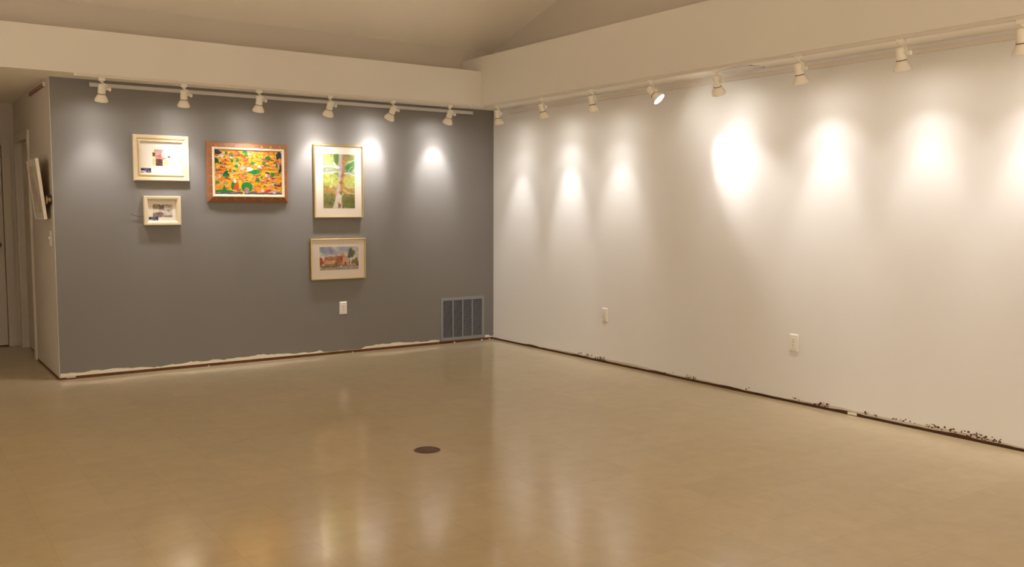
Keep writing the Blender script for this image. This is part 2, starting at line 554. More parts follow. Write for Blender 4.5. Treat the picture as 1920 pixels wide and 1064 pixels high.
grey_lamps = [
    (-3.915, (-3.93, 0, 1.35), .55, 64, 'white track lamp nearest the hallway, over the grey wall'),
    (-3.287, (-3.25, 0, 1.40), .70, 64, 'white track lamp above the ivory framed picture on the grey wall'),
    (-2.652, (-2.66, 0, 1.45), .52, 64, 'white track lamp above the colourful abstract painting'),
    (-1.998, (-2.02, 0, 1.70), 1.0, 62, 'white track lamp above the framed tree watercolour'),
    (-1.360, (-1.47, 0, 1.82), 1.0, 60, 'strongly tilted white track lamp right of the tree watercolour'),
    (-.735, (-.74, 0, 1.72), 1.0, 60, 'white track lamp above the wall grille, last on the grey wall'),
]
for x, tgt, pw, bm_, lb in grey_lamps:
    b = (x, TG_Y, H - .022)
    track_light(b, (1, 0, 0), aim_to(b, tgt), lb, pw, bm_, .3)
white_lamps = [
    (-.604, (0, -.48, 1.02), .68, 44, .30, 'white track lamp in the corner, first along the white wall'),
    (-1.329, (0, -1.31, 1.20), .90, 42, .30, 'second white track lamp from the corner along the white wall'),
    (-2.042, (0, -2.03, 1.02), .60, 54, .40, 'third white track lamp from the corner, left of the glaring one'),
    (-2.765, (.0, -3.53, 1.52), 1.35, 44, .05, 'track lamp turned towards the viewer with its bulb glaring'),
    (-3.450, (0, -3.30, 1.66), .24, 44, .60, 'white track lamp just right of the glaring one'),
    (-4.169, (0, -4.18, 1.20), .50, 48, .70, 'white track lamp beside the white soffit register, two from the glaring one'),
    (-4.901, (0, -4.90, 1.10), .33, 56, .95, 'second track lamp from the right edge of the picture'),
    (-5.600, (0, -5.55, 1.08), .46, 58, .80, 'track lamp cut by the right edge of the picture'),
]
for y, tgt, pw, bm_, hl, lb in white_lamps:
    b = (TW_X, y, H - .022)
    track_light(b, (0, -1, 0), aim_to(b, tgt), lb, pw, bm_, hl, .05 if pw < 1 else .012)
# the track goes on past the frame with the same lamps
for y in (-6.33, -7.05, -7.78, -8.5):
    spot_light('track_bulb_beam', (TW_X + .04, y, 2.24), (.28, 0, -1), LAMP_POWER * .8, 60, HALO, .035)
    spot_light('track_bulb_spill', (TW_X + .04, y, 2.24), (.28, 0, -1), LAMP_POWER * .13, 165, HALO, .035)

# register in the soffit underside
g = thing('ceiling_register', (-.15, -3.47, H), 'small white air register in the soffit underside above the white wall', 'air register')
fr = MB()
for a in ((-.075, .075, -.18, -.16), (-.075, .075, .16, .18), (-.075, -.055, -.18, .18), (.055, .075, -.18, .18)):
    fr.box(a[0], a[1], a[2], a[3], -.008, 0, .002)
fr.build('register_frame', M_cream, g)
MB().box(-.056, .056, -.161, .161, -.001, -.0002).build('duct_opening', M_slot, g)
for k in range(6):
    xx = -.045 + k * .018
    MB().faces([(xx - .007, -.16, -.001), (xx + .007, -.16, -.008), (xx + .007, .16, -.008), (xx - .007, .16, -.001),
                (xx - .006, -.16, 0), (xx + .008, -.16, -.007), (xx + .008, .16, -.007), (xx - .006, .16, 0)],
               [(0, 1, 2, 3), (4, 7, 6, 5), (0, 4, 5, 1), (3, 2, 6, 7), (1, 5, 6, 2), (0, 3, 7, 4)]).build('louver', M_cream, g)

# ------------------------------------------------------------------ return air grille
g = thing('air_grille', (-.392, 0, .03), 'grey painted return air grille low on the grey wall by the corner', 'vent grille')
W2, HH = .268, .45
fr = MB()
fw = .03
fr.prism([(-W2, 0), (W2, 0), (W2 - fw, fw), (-W2 + fw, fw)], 1, -.009, 0)
fr.prism([(-W2, HH), (W2, HH), (W2 - fw, HH - fw), (-W2 + fw, HH - fw)], 1, -.009, 0)
fr.prism([(-W2, 0), (-W2, HH), (-W2 + fw, HH - fw), (-W2 + fw, fw)], 1, -.009, 0)
fr.prism([(W2, 0), (W2, HH), (W2 - fw, HH - fw), (W2 - fw, fw)], 1, -.009, 0)
fr.build('grille_frame', M_vent, g)
MB().box(-W2 + fw, W2 - fw, -.0012, -.0004, fw, HH - fw).build('duct_opening', M_ventd, g)
inner = 2 * (W2 - fw)
cw = inner / 4
for k in range(1, 4):
    x = -W2 + fw + k * cw
    MB().box(x - .006, x + .006, -.009, -.001, fw, HH - fw, .001).build('mullion', M_vent, g)
slat_me = None
rows = 36
for r_ in range(rows):
    z = fw + (r_ + .5) * (HH - 2 * fw) / rows
    for k in range(4):
        x = -W2 + fw + (k + .5) * cw
        if slat_me is None:
            hw = cw / 2 - .005
            so = MB().faces([(-hw, -.0078, -.0020), (hw, -.0078, -.0020), (hw, -.0030, .0016), (-hw, -.0030, .0016),
                             (-hw, -.0082, -.0014), (hw, -.0082, -.0014), (hw, -.0034, .0022), (-hw, -.0034, .0022)],
                            [(0, 1, 2, 3), (4, 7, 6, 5), (0, 4, 5, 1), (3, 2, 6, 7), (0, 3, 7, 4), (1, 5, 6, 2)]).build('slat', M_vent, g)
            slat_me = so.data
        else:
            so = bpy.data.objects.new('slat', slat_me)
            COL.objects.link(so)
            so.parent = g
        so.location = (x, 0, z)
for sx, sz in ((-W2 + .012, HH / 2), (W2 - .012, HH / 2)):
    MB().lathe([(0, .0015), (.003, .001), (.004, 0), (0, 0)], 10, Matrix.Translation((sx, -.009, sz)) @ Matrix.Rotation(math.radians(90), 4, 'X')).build('screw', M_vent, g)


# ------------------------------------------------------------------ outlets and switch
def outlet(loc, rotz, label):
    g = thing('wall_outlet', loc, label, 'electrical outlet', 'duplex wall outlets', (0, 0, rotz))
    # local: wall in the plane y=0, facing -y
    pl = MB()
    o_, i_ = (.0385, .062), (.0315, .053)
    vs = [(-o_[0], 0, -o_[1]), (o_[0], 0, -o_[1]), (o_[0], 0, o_[1]), (-o_[0], 0, o_[1]),
          (-o_[0], -.003, -o_[1]), (o_[0], -.003, -o_[1]), (o_[0], -.003, o_[1]), (-o_[0], -.003, o_[1]),
          (-i_[0], -.009, -i_[1]), (i_[0], -.009, -i_[1]), (i_[0], -.009, i_[1]), (-i_[0], -.009, i_[1])]
    pl.faces(vs, [(0, 3, 2, 1), (8, 9, 10, 11)] + [(b0 + k, b0 + (k + 1) % 4, b0 + 4 + (k + 1) % 4, b0 + 4 + k) for b0 in (0, 4) for k in range(4)])
    pl.build('cover_plate', M_plast, g)
    for s in (-1, 1):
        rc = MB()
        pr_ = [(.0165 * math.cos(a) if True else 0, max(-.0125, min(.0125, .0175 * math.sin(a)))) for a in [2 * math.pi * k / 28 for k in range(28)]]
        rc.prism([(u, v + s * .0195) for u, v in pr_], 1, -.0115, -.008)
        ro = rc.build('receptacle', M_plast, g)
        MB().box(-.0075, -.0055, -.0118, -.0110, s * .0195 - .001, s * .0195 + .007).build('slot', M_slot, ro)
        MB().box(.0055, .0075, -.0118, -.0110, s * .0195 - .001, s * .0195 + .006).build('slot', M_slot, ro)
        MB().box(-.002, .002, -.0118, -.0110, s * .0195 - .008, s * .0195 - .004, .0003).build('slot', M_slot, ro)
    MB().lathe([(0, .0012), (.0025, .001), (.003, 0), (0, 0)], 12, Matrix.Translation((0, -.0090, 0)) @ Matrix.Rotation(math.radians(90), 4, 'X')).build('screw', M_steel, g)


outlet((-1.748, 0, .444), 0, 'white duplex outlet on the grey wall beneath the pictures')
outlet((0, -1.832, .444), math.radians(-90), 'white duplex outlet on the white wall, nearer the corner')
outlet((0, -3.918, .444), math.radians(-90), 'white duplex outlet on the white wall, nearer the viewer')

g = thing('light_switch', (-L, .19, 1.15), 'white light switch on the hallway side wall below the tilted picture', 'light switch', None, (0, 0, math.radians(-90)))
MB().box(-.0375, .0375, -.0065, 0, -.06, .06, .003).build('cover_plate', M_plast, g)
MB().box(-.006, .006, -.016, -.005, -.004, .014, .002).build('toggle', M_plast, g)

# ------------------------------------------------------------------ floor box cover
g = thing('floor_outlet_cover', (-2.843, -3.555, 0), 'round brown floor outlet cover set in the middle of the floor', 'floor cover')
MB().lathe([(0, .0015), (.060, .0015), (.064, .0005), (.066, .0030), (.073, .0030), (.078, .0006), (.078, 0), (0, 0)], 48).build('cover_ring', M_disc, g, 30)
MB().lathe([(0, .0034), (.056, .0034), (.0605, .0018), (.0605, .0005), (0, .0005)], 48).build('cover_lid', M_disc, g, 30)


# ------------------------------------------------------------------ paintings: colours computed on a fine grid
class Art:
    def __init__(self, w, h, bg, seed=1):
        self.w, self.h = w, h
        self.a = np.zeros((h, w, 3)) + np.array(bg, float)
        ys, xs = np.mgrid[0:h, 0:w]
        self.x = (xs + .5) / w
        self.y = (ys + .5) / h
        self.asp = w / h
        self.rs = np.random.RandomState(seed)

    def put(self, mask, col, op=1.0):
        c = np.array(col, float)
        self.a[mask] = self.a[mask] * (1 - op) + c * op

    def ell(self, cx, cy, rx, ry, col, ang=0, op=1.0, rough=0.0):
        dx = (self.x - cx) * self.asp
        dy = self.y - cy
        c, s = math.cos(ang), math.sin(ang)
        u = (dx * c + dy * s) / (rx * self.asp)
        v = (-dx * s + dy * c) / ry
        th = np.arctan2(v, u)
        lim = 1 + rough * np.sin(3 * th + cx * 40) + rough * .7 * np.sin(5 * th + cy * 50)
        self.put(np.sqrt(u * u + v * v) < lim, col, op)

    def rect(self, x0, y0, x1, y1, col, op=1.0, wob=0.0):
        wx = wob * np.sin(self.y * 37 + x0 * 20)
        wy = wob * np.sin(self.x * 31 + y0 * 20)
        self.put((self.x > x0 + wx) & (self.x < x1 + wx) & (self.y > y0 + wy) & (self.y < y1 + wy), col, op)

    def poly(self, pts, col, op=1.0):
        inside = np.zeros(self.x.shape, bool)
        n = len(pts)
        j = n - 1
        for i in range(n):
            xi, yi = pts[i]
            xj, yj = pts[j]
            if yi != yj:
                c = ((yi > self.y) != (yj > self.y)) & (self.x < (xj - xi) * (self.y - yi) / (yj - yi) + xi)
                inside ^= c
            j = i
        self.put(inside, col, op)

    def line(self, pts, wd, col, op=1.0):
        for (x0, y0), (x1, y1) in zip(pts[:-1], pts[1:]):
            dx, dy = (x1 - x0) * self.asp, y1 - y0
            px, py = (self.x - x0) * self.asp, self.y - y0
            tt = np.clip((px * dx + py * dy) / (dx * dx + dy * dy + 1e-9), 0, 1)
            self.put(np.hypot(px - tt * dx, py - tt * dy) < wd, col, op)

    def grain(self, amt, coarse=0):
        n = self.rs.normal(0, amt, (self.h, self.w, 1))
        self.a += n
        if coarse:
            k = self.rs.normal(0, coarse, (self.h // 6 + 2, self.w // 6 + 2, 3))
            self.a += np.kron(k, np.ones((6, 6, 1)))[:self.h, :self.w]

    def blur(self, n=1):
        for _ in range(n):
            p = np.pad(self.a, ((1, 1), (1, 1), (0, 0)), 'edge')
            self.a = (p[:-2, 1:-1] + p[2:, 1:-1] + p[1:-1, :-2] + p[1:-1, 2:] + 2 * p[1:-1, 1:-1]) / 6

    def mesh(self, name, W, Hh, m, parent, y, cx=0, cz=0):
        """a flat printed sheet of W x Hh metres in the local plane y"""
        w_, h_ = self.w, self.h
        xs = np.linspace(-W / 2, W / 2, w_ + 1) + cx
        zs = np.linspace(Hh / 2, -Hh / 2, h_ + 1) + cz
        X, Z = np.meshgrid(xs, zs)
        co = np.stack([X, np.full_like(X, y), Z], -1).reshape(-1, 3)
        idx = np.arange((w_ + 1) * (h_ + 1)).reshape(h_ + 1, w_ + 1)
        f = np.stack([idx[:-1, :-1], idx[1:, :-1], idx[1:, 1:], idx[:-1, 1:]], -1).reshape(-1, 4)
        me = bpy.data.meshes.new(name)
        me.from_pydata(co.tolist(), [], f.tolist())
        s = np.clip(self.a, 0, 255) / 255.0
        l_ = np.where(s <= .04045, s / 12.92, ((s + .055) / 1.055) ** 2.4).reshape(-1, 3)
        rgba = np.concatenate([l_, np.ones((len(l_), 1))], 1)
        ca = me.color_attributes.new('paint', 'FLOAT_COLOR', 'CORNER')
        ca.data.foreach_set('color', np.repeat(rgba, 4, axis=0).astype(np.float32).ravel())
        me.materials.append(m)
        o = bpy.data.objects.new(name, me)
        COL.objects.link(o)
        o.parent = parent
        return o


def paint_mat(name, rough, bump=0.0):
    m = bpy.data.materials.new(name)
    m.use_nodes = True
    nt = m.node_tree
    b = nt.nodes['Principled BSDF']
    at = nt.nodes.new('ShaderNodeAttribute')
    at.attribute_name = 'paint'
    nt.links.new(at.outputs['Color'], b.inputs['Base Color'])
    b.inputs['Roughness'].default_value = rough
    b.inputs['Specular IOR Level'].default_value = 0.25
    if bump:
        bp = nt.nodes.new('ShaderNodeBump')
        bp.inputs['Strength'].default_value = bump
        bp.inputs['Distance'].default_value = .003
        nt.links.new(at.outputs['Fac'], bp.inputs['Height'])
        nt.links.new(bp.outputs['Normal'], b.inputs['Normal'])
    return m


M_paper = paint_mat('watercolour_paper', 0.85)
M_oil = paint_mat('oil_paint', 0.7, 0.2)


def frame_rails(W, Hh, fwid, prof, m, parent, name='frame_rail'):
    """four mitred rails; prof: list of (inset from the outer edge, y) cross-section, closed"""
    hw, hh = W / 2, Hh / 2
    for side in range(4):
        mb = MB()
        n = len(prof)
        ends = []
        for e in (-1, 1):
            ring = []
            for d, y in prof:
                if side in (0, 1):
                    s = 1 if side == 0 else -1
                    ring.append((e * (hw - d), y, s * (hh - d)))
                else:
                    s = 1 if side == 2 else -1
                    ring.append((s * (hw - d), y, e * (hh - d)))
            ends.append(ring)
        vs = ends[0] + ends[1]
        fs = [tuple(range(n)), tuple(range(2 * n - 1, n - 1, -1))] + [(i, n + i, n + (i + 1) % n, (i + 1) % n) for i in range(n)]
        mb.faces(vs, fs)
        mb.build(name, m, parent)


def cord(parent, x0, z0, z1, y=-.012, name='hanging_cord'):
    MB().tube([(x0, y, z0), (x0, -.009, z1)], .0005, 5).build(name, M_nylon, parent)


def hook(parent, x, z, y=-.01):
    MB().box(x - .006, x + .006, y - .006, y + .004, z, z + .014, .002).build('hook', M_brass, parent)


# --- ivory framed picture, upper left
def tagcard(parent, cx, cz, wd, hg, y, seed):
    a = Art(22, 11, (50, 40, 60), seed)
    a.rect(.05, .05, .35, .5, (22, 20, 38))
    a.ell(.55, .45, .22, .3, (106, 94, 128), .3, 1, .2)
    a.ell(.3, .75, .3, .2, (206, 200, 214), .2)
    a.rect(.72, .1, .95, .45, (36, 30, 60))
    a.ell(.8, .72, .14, .16, (150, 140, 180))
    a.line([(.12, .12), (.9, .2)], .05, (180, 174, 200), .6)
    a.grain(10)
    a.mesh('label_card', wd, hg, M_paper, parent, y, cx, cz)


g = thing('framed_picture', (-3.405, 0, 1.824), 'ivory framed picture of a pink building sketch, upper left on the grey wall', 'framed picture', None)
W, Hh = .452, .384
frame_rails(W, Hh, .052, [(0, 0), (0, -.030), (.006, -.034), (.028, -.031), (.032, -.022), (.042, -.020), (.046, -.030), (.054, -.030), (.056, -.026), (.056, -.006), (.02, -.002)], M_ivory, g)
MB().box(-W / 2 + .05, W / 2 - .05, -.012, -.008, -Hh / 2 + .05, Hh / 2 - .05).build('mat_board', M_mat, g)
a = Art(48, 44, (236, 222, 178), 3)
a.rect(0, .6, .16, 1, (224, 206, 150), 1, .02)
a.rect(.62, 0, 1, .42, (244, 238, 220))
a.poly([(.1, 0), (.6, 0), (.5, .22), (.52, .45), (.78, .5), (.62, .62), (.2, .58), (.1, .4)], (186, 138, 132))
a.poly([(.15, .08), (.42, .05), (.38, .3), (.2, .36)], (202, 156, 144))
a.poly([(.26, .34), (.5, .3), (.48, .5), (.3, .52)], (168, 112, 106))
a.ell(.07, .30, .08, .13, (84, 62, 62), 0, 1, .15)
a.ell(.9, .43, .09, .05, (70, 62, 60), -.2, 1, .1)
a.rect(.17, .57, .55, 1, (98, 66, 54), 1, .01)
a.rect(.30, .6, .5, .96, (78, 50, 44), .8)
a.ell(.78, .76, .12, .13, (206, 200, 132), .3, .8, .15)
a.ell(.68, .88, .1, .07, (190, 186, 120), 0, .7)
a.line([(.5, .58), (.98, .52)], .012, (160, 130, 110))
a.line([(.6, .02), (.58, .4)], .012, (200, 170, 160))
a.grain(6, 7)
a.mesh('drawing', .150, .138, M_paper, g, -.0125, .004, .003)
tagcard(g, -.128, -.105, .086, .038, -.0126, 5)
MB().box(-W / 2 + .05, W / 2 - .05, -.0175, -.0160, -Hh / 2 + .05, Hh / 2 - .05).build('glass_pane', M_glass, g)
MB().box(-W / 2 + .01, W / 2 - .01, -.004, -.0005, -Hh / 2 + .01, Hh / 2 - .01).build('backing_board', M_brownside, g)
cord(g, .01, Hh / 2 - .004, .558)

# --- small ivory framed picture below it
g = thing('framed_picture', (-3.410, 0, 1.380), 'small ivory framed sepia landscape, lower left on the grey wall', 'framed picture', None)
W, Hh = .300, .246
frame_rails(W, Hh, .036, [(0, 0), (0, -.040), (.005, -.043), (.022, -.041), (.030, -.034), (.038, -.022), (.038, -.008), (.015, -.002)], M_ivory, g)
MB().box(-W / 2 + .034, W / 2 - .034, -.013, -.009, -Hh / 2 + .034, Hh / 2 - .034).build('mat_board', M_mat, g)
a = Art(52, 36, (222, 214, 198), 8)
a.rect(0, 0, .3, .42, (170, 152, 132), 1, .02)
a.ell(.42, .28, .16, .24, (112, 98, 86), .4, 1, .2)
a.ell(.14, .18, .16, .14, (150, 130, 110), 0, 1, .2)
a.rect(.55, .05, 1, .12, (180, 168, 148), .8, .02)
a.ell(.78, .12, .2, .05, (120, 110, 92), .1, .8, .2)
a.rect(0, .44, 1, .58, (226, 218, 202), .85, .03)
for k in range(60):
    q = rnd.random
    a.ell(q(), q(), .02 + .04 * q(), .012 + .02 * q(), [(120, 106, 92), (190, 178, 160), (228, 220, 206), (154, 138, 120)][int(4 * q())], q() - .5, .7, .2)
a.line([(.5, .45), (1, .40)], .02, (120, 112, 96))
a.ell(.82, .52, .13, .04, (104, 98, 84), 0, 1, .2)
a.poly([(0, .72), (.2, .60), (.5, .62), (.58, .8), (.45, 1), (0, 1)], (138, 124, 110))
a.ell(.35, .72, .14, .08, (100, 88, 78), 0, .9, .2)
for k in range(12):
    a.line([(.04 * k, .98), (.04 * k + .03, .72 + .01 * k)], .012, (96, 84, 76), .7)
a.rect(.5, .84, 1, 1, (160, 150, 146), .9, .02)
a.rect(.62, .9, 1, 1, (134, 122, 124), .8)
a.a = a.a * .8 + np.array((208, 196, 180)) * .2
a.grain(7, 8)
a.mesh('drawing', .160, .112, M_paper, g, -.0135, .004, .0)
tagcard(g, -.076, -.073, .086, .040, -.0137, 9)
MB().box(-W / 2 + .034, W / 2 - .034, -.0185, -.0170, -Hh / 2 + .034, Hh / 2 - .034).build('glass_pane', M_glass, g)
MB().box(-W / 2 + .008, W / 2 - .008, -.004, -.0005, -Hh / 2 + .008, Hh / 2 - .008).build('backing_board', M_ivoryb, g)
MB().tube([(-.13, -.010, -.045), (-.165, -.014, -.050), (-.20, -.016, -.046), (-.235, -.018, -.034), (-.255, -.016, -.026)], .0026, 6).build('loose_wire', M_wire, g, 60)
cord(g, .02, Hh / 2 - .004, .255)

# --- abstract painting in a carved frame
g = thing('framed_painting', (-2.659, 0, 1.720), 'large colourful abstract painting in a carved brown wood frame', 'painting', None)
W, Hh = .735, .528
frame_rails(W, Hh, .06, [(0, 0), (0, -.020), (.006, -.026), (.040, -.036), (.056, -.034), (.060, -.028), (.060, -.004)], M_wood, g)
# carved chevrons on the rails
cv = MB()
def wedge(p0, p1, p2, y0, y1):
    c_ = [(p0[0] + p1[0] + p2[0]) / 3, (p0[1] + p1[1] + p2[1]) / 3]
    cv.faces([(p0[0], y0, p0[1]), (p1[0], y0, p1[1]), (p2[0], y0, p2[1]), (c_[0], y1, c_[1])], [(0, 1, 3), (1, 2, 3), (2, 0, 3)])
n = 8
for k in range(n):
    x0 = -W / 2 + .035 + k * (W - .07) / n
    x1 = x0 + (W - .07) / n
    for s in (1, -1):
        wedge((x0 + .004, s * (Hh / 2 - .052)), (x1 - .004, s * (Hh / 2 - .052)), ((x0 + x1) / 2, s * (Hh / 2 - .012)), -.028, -.041)
n = 6
for k in range(n):
    z0 = -Hh / 2 + .035 + k * (Hh - .07) / n
    z1 = z0 + (Hh - .07) / n
    for s in (1, -1):
        wedge((s * (W / 2 - .052), z0 + .004), (s * (W / 2 - .052), z1 - .004), (s * (W / 2 - .012), (z0 + z1) / 2), -.028, -.0375)
cv.build('carving', M_woodd, g)
LW, LH = .650, .434
frame_rails(LW, LH, .022, [(0, -.004), (0, -.046), (.004, -.050), (.016, -.048), (.024, -.036), (.024, -.004)], M_liner, g, 'liner_rail')
MB().box(-W / 2 + .01, W / 2 - .01, -.006, -.0005, -Hh / 2 + .01, Hh / 2 - .01).build('backing_board', M_brownside, g)
a = Art(168, 110, (232, 150, 40), 21)
rs = random.Random(77)
pal = [((250, 200, 24), 13), ((246, 172, 28), 11), ((232, 128, 44), 7), ((214, 92, 48), 5), ((250, 214, 60), 5), ((206, 120, 70), 3), ((236, 214, 196), 3), ((222, 150, 150), 3), ((196, 70, 44), 3), ((150, 90, 56), 2), ((40, 128, 62), 2), ((90, 60, 50), 1), ((160, 170, 180), 2)]
bag = [c for c, k in pal for _ in range(k)]
for k in range(900):
    c = rs.choice(bag)
    c = tuple((v + rs.uniform(-14, 14)) * .92 for v in c)
    a.ell(rs.random(), rs.random() * .97, rs.uniform(.010, .042), rs.uniform(.008, .026), c, rs.uniform(-.35, .35), rs.uniform(.7, 1), .22)
for k in range(120):
    x, y = rs.random(), rs.random() * .95
    a.line([(x, y), (x + rs.uniform(.03, .10), y + rs.uniform(-.02, .02))], rs.uniform(.003, .007), rs.choice([(150, 60, 40), (90, 60, 40), (250, 232, 200), (70, 60, 56)]), .8)
for k in range(46):
    a.ell(rs.random(), rs.random() * .95, rs.uniform(.008, .018), rs.uniform(.010, .02), rs.choice([(246, 238, 230), (230, 190, 190), (210, 200, 214), (250, 224, 80)]), rs.random(), .95, .25)
GR, DG_, BL = (34, 128, 56), (24, 84, 52), (50, 64, 92)
for cx, cy, rx, ry, c in ((.03, .05, .06, .06, (44, 66, 72)), (.97, .09, .055, .085, (48, 58, 76)), (.02, .25, .035, .06, DG_), (.985, .4, .025, .10, (36, 66, 56)),
                          (.93, .30, .015, .08, (70, 96, 66)), (.445, .03, .035, .05, GR), (.16, .545, .042, .072, DG_), (.155, .58, .028, .04, GR), (.31, .365, .028, .034, GR),
                          (.33, .22, .022, .05, GR), (.25, .24, .022, .035, (60, 120, 60)), (.555, .28, .03, .035, GR), (.73, .26, .03, .028, GR), (.79, .16, .045, .05, (60, 120, 52)),
                          (.86, .53, .03, .045, GR), (.78, .50, .04, .022, DG_), (.63, .67, .035, .045, GR), (.28, .47, .02, .03, (50, 120, 90)), (.69, .60, .02, .03, (60, 130, 100)),
                          (.03, .74, .03, .03, (70, 130, 60)), (.17, .07, .02, .03, GR), (.25, .12, .025, .03, (90, 120, 110))):
    a.ell(cx, cy, rx, ry, c, .2, 1, .18)
a.ell(.58, .48, .085, .055, GR, -.1, 1, .15)
a.ell(.65, .46, .04, .03, (50, 140, 50), 0, 1, .2)
a.ell(.51, .42, .045, .045, (246, 236, 226), .1, 1, .15)
a.ell(.655, .355, .022, .028, (250, 240, 228))
a.ell(.10, .14, .03, .03, (236, 226, 216), 0, 1, .2)
a.line([(.94, .25), (.955, .4)], .012, (190, 180, 150))
a.rect(.02, .45, .11, .475, (60, 44, 34), .9, .01)
a.rect(.88, .77, .985, .80, (40, 30, 24), .9, .008)
a.rect(0, .955, 1, 1, (84, 92, 118), 1, .008)
a.poly([(0, .955), (0, .91), (.1, .895), (.13, .78), (.16, .9), (.24, .915), (.3, .955)], GR)
a.ell(.26, .80, .03, .09, GR, .25, 1, .1)
a.ell(.31, .83, .04, .09, (206, 88, 40), .2, 1, .12)
a.rect(.345, .68, .385, .86, (246, 190, 30))
a.ell(.465, .83, .085, .115, (28, 140, 66))
a.rect(.40, .85, .53, .93, (28, 140, 66))
a.ell(.465, .89, .036, .055, (200, 130, 100))
a.ell(.46, .95, .02, .03, (150, 160, 210))
a.rect(.40, .93, .43, 1, (244, 180, 40))
a.poly([(.6, .84), (.66, .82), (.68, .96), (.62, .97)], (240, 160, 40))
a.ell(.70, .91, .03, .036, (236, 186, 180))
a.ell(.80, .915, .055, .036, (204, 66, 36), -.2, 1, .15)
a.line([(.79, .96), (.86, .91)], .01, (240, 160, 150))
a.ell(.88, .95, .03, .03, (222, 190, 180), 0, 1, .2)
a.ell(.29, .70, .022, .045, (230, 216, 206))
a.a *= .93
a.grain(7)
a.mesh('canvas', LW - .046, LH - .046, M_oil, g, -.040)
cord(g, .0, Hh / 2 - .004, .662)


# --- metal framed watercolours
def metal_frame(W, Hh, g, depth=.040):
    frame_rails(W, Hh, .012, [(0, -.006), (0, -depth), (.003, -depth - .002), (.009, -depth - .002), (.012, -depth + .003), (.012, -.010)], M_gold, g)
    MB().box(-W / 2 + .004, W / 2 - .004, -.022, -.0005, -Hh / 2 + .004, Hh / 2 - .004).build('backing_board', M_brownside, g)
    MB().box(-W / 2 + .010, W / 2 - .010, -depth + .008, -depth + .012, -Hh / 2 + .010, Hh / 2 - .010).build('mat_board', M_cmat, g)
    MB().box(-W / 2 + .010, W / 2 - .010, -depth + .0015, -depth + .003, -Hh / 2 + .010, Hh / 2 - .010).build('glass_pane', M_glass, g)
    return -depth + .0074


g = thing('framed_watercolour', (-1.790, 0, 1.658), 'tall gold framed watercolour of a pale tree trunk on green', 'framed picture', None)
W, Hh = .498, .686
yy = metal_frame(W, Hh, g)
a = Art(78, 124, (176, 188, 96), 31)
rs = random.Random(5)
for k in range(60):
    a.ell(rs.random(), rs.uniform(0, .34), rs.uniform(.05, .16), rs.uniform(.03, .08), rs.choice([(150, 168, 84), (184, 192, 110), (196, 200, 130), (124, 146, 78), (206, 206, 140)]), rs.uniform(-.6, .6), .6, .2)
for k in range(40):
    a.ell(rs.random(), rs.uniform(.38, .62), rs.uniform(.05, .16), rs.uniform(.03, .06), rs.choice([(196, 204, 82), (210, 210, 100), (176, 190, 70), (222, 216, 130)]), rs.uniform(-.6, .6), .7, .2)
for k in range(26):
    a.ell(rs.random(), rs.uniform(.61, .74), rs.uniform(.08, .18), rs.uniform(.015, .04), rs.choice([(196, 148, 74), (180, 136, 70), (206, 166, 98), (168, 150, 72)]), rs.uniform(-.2, .2), .8, .2)
a.rect(0, .75, 1, 1, (122, 124, 58), .9, .02)
for k in range(40):
    a.ell(rs.random(), rs.uniform(.76, 1), rs.uniform(.05, .16), rs.uniform(.02, .05), rs.choice([(110, 112, 50), (134, 134, 66), (98, 100, 44), (146, 134, 76)]), rs.uniform(-.4, .4), .7, .2)
a.ell(.43, .07, .09, .12, (104, 124, 56), .2, .9, .15)
a.ell(.86, .22, .18, .08, (92, 150, 82), -.4, .9, .2)
a.ell(.8, .27, .1, .05, (70, 136, 74), -.5, .8, .2)
a.ell(.82, .06, .16, .07, (150, 146, 84), 0, .8, .2)
for cx, cy, rx, ry in ((.12, .31, .16, .035), (.35, .31, .14, .03), (.85, .345, .18, .03), (.6, .33, .1, .02)):
    a.ell(cx, cy, rx, ry, (160, 170, 172), .05, .85, .2)
trunk = [(.50, 0), (.70, 0), (.69, .22), (.66, .40), (.62, .55), (.60, .72), (.57, .86), (.60, 1), (.28, 1), (.36, .86), (.40, .72), (.45, .55), (.48, .40), (.52, .25)]
a.poly(trunk, (214, 190, 160))
a.poly([(.60, 0), (.70, 0), (.69, .22), (.66, .40), (.62, .55), (.60, .72), (.55, .78), (.53, .55), (.57, .38), (.61, .2)], (196, 142, 96))
a.poly([(.50, 0), (.58, 0), (.58, .25), (.53, .42), (.49, .42), (.51, .25)], (196, 194, 200))
a.ell(.52, .27, .04, .04, (168, 172, 206))
a.ell(.62, .38, .06, .03, (176, 110, 78), -.4, 1, .2)
a.ell(.56, .52, .05, .03, (170, 106, 80), -.7, 1, .2)
a.ell(.55, .72, .03, .04, (160, 104, 82), 0, 1, .2)
a.poly([(.30, 1), (.38, .82), (.46, .72), (.56, .76), (.55, 1)], (228, 212, 190))
a.ell(.50, .95, .05, .05, (146, 100, 84), 0, .9, .2)
a.line([(0, .245), (.12, .225), (.28, .225), (.42, .25), (.52, .25)], .013, (244, 240, 226))
a.line([(.34, .16), (.40, .22), (.5, .245)], .016, (232, 228, 226))
a.line([(.0, .36), (.2, .35), (.4, .325), (.52, .34)], .009, (236, 232, 218))
a.line([(.70, .20), (.82, .15), (1, .10)], .007, (222, 218, 180))
a.line([(.66, .36), (.78, .345), (1, .39)], .009, (236, 230, 214))
a.line([(.80, .30), (.88, .24), (.95, .22)], .006, (214, 222, 190))
a.line([(.66, .58), (.8, .62), (1, .61)], .008, (236, 216, 160))
a.line([(.64, .66), (.8, .72), (1, .725)], .008, (238, 220, 176))
a.line([(.30, .42), (.27, .55), (.22, .62)], .010, (232, 224, 170), .8)
a.ell(.41, .465, .02, .012, (110, 110, 60))
a.ell(.33, .60, .015, .012, (100, 80, 60))
a.a *= .84
a.grain(5, 6)
a.blur(1)
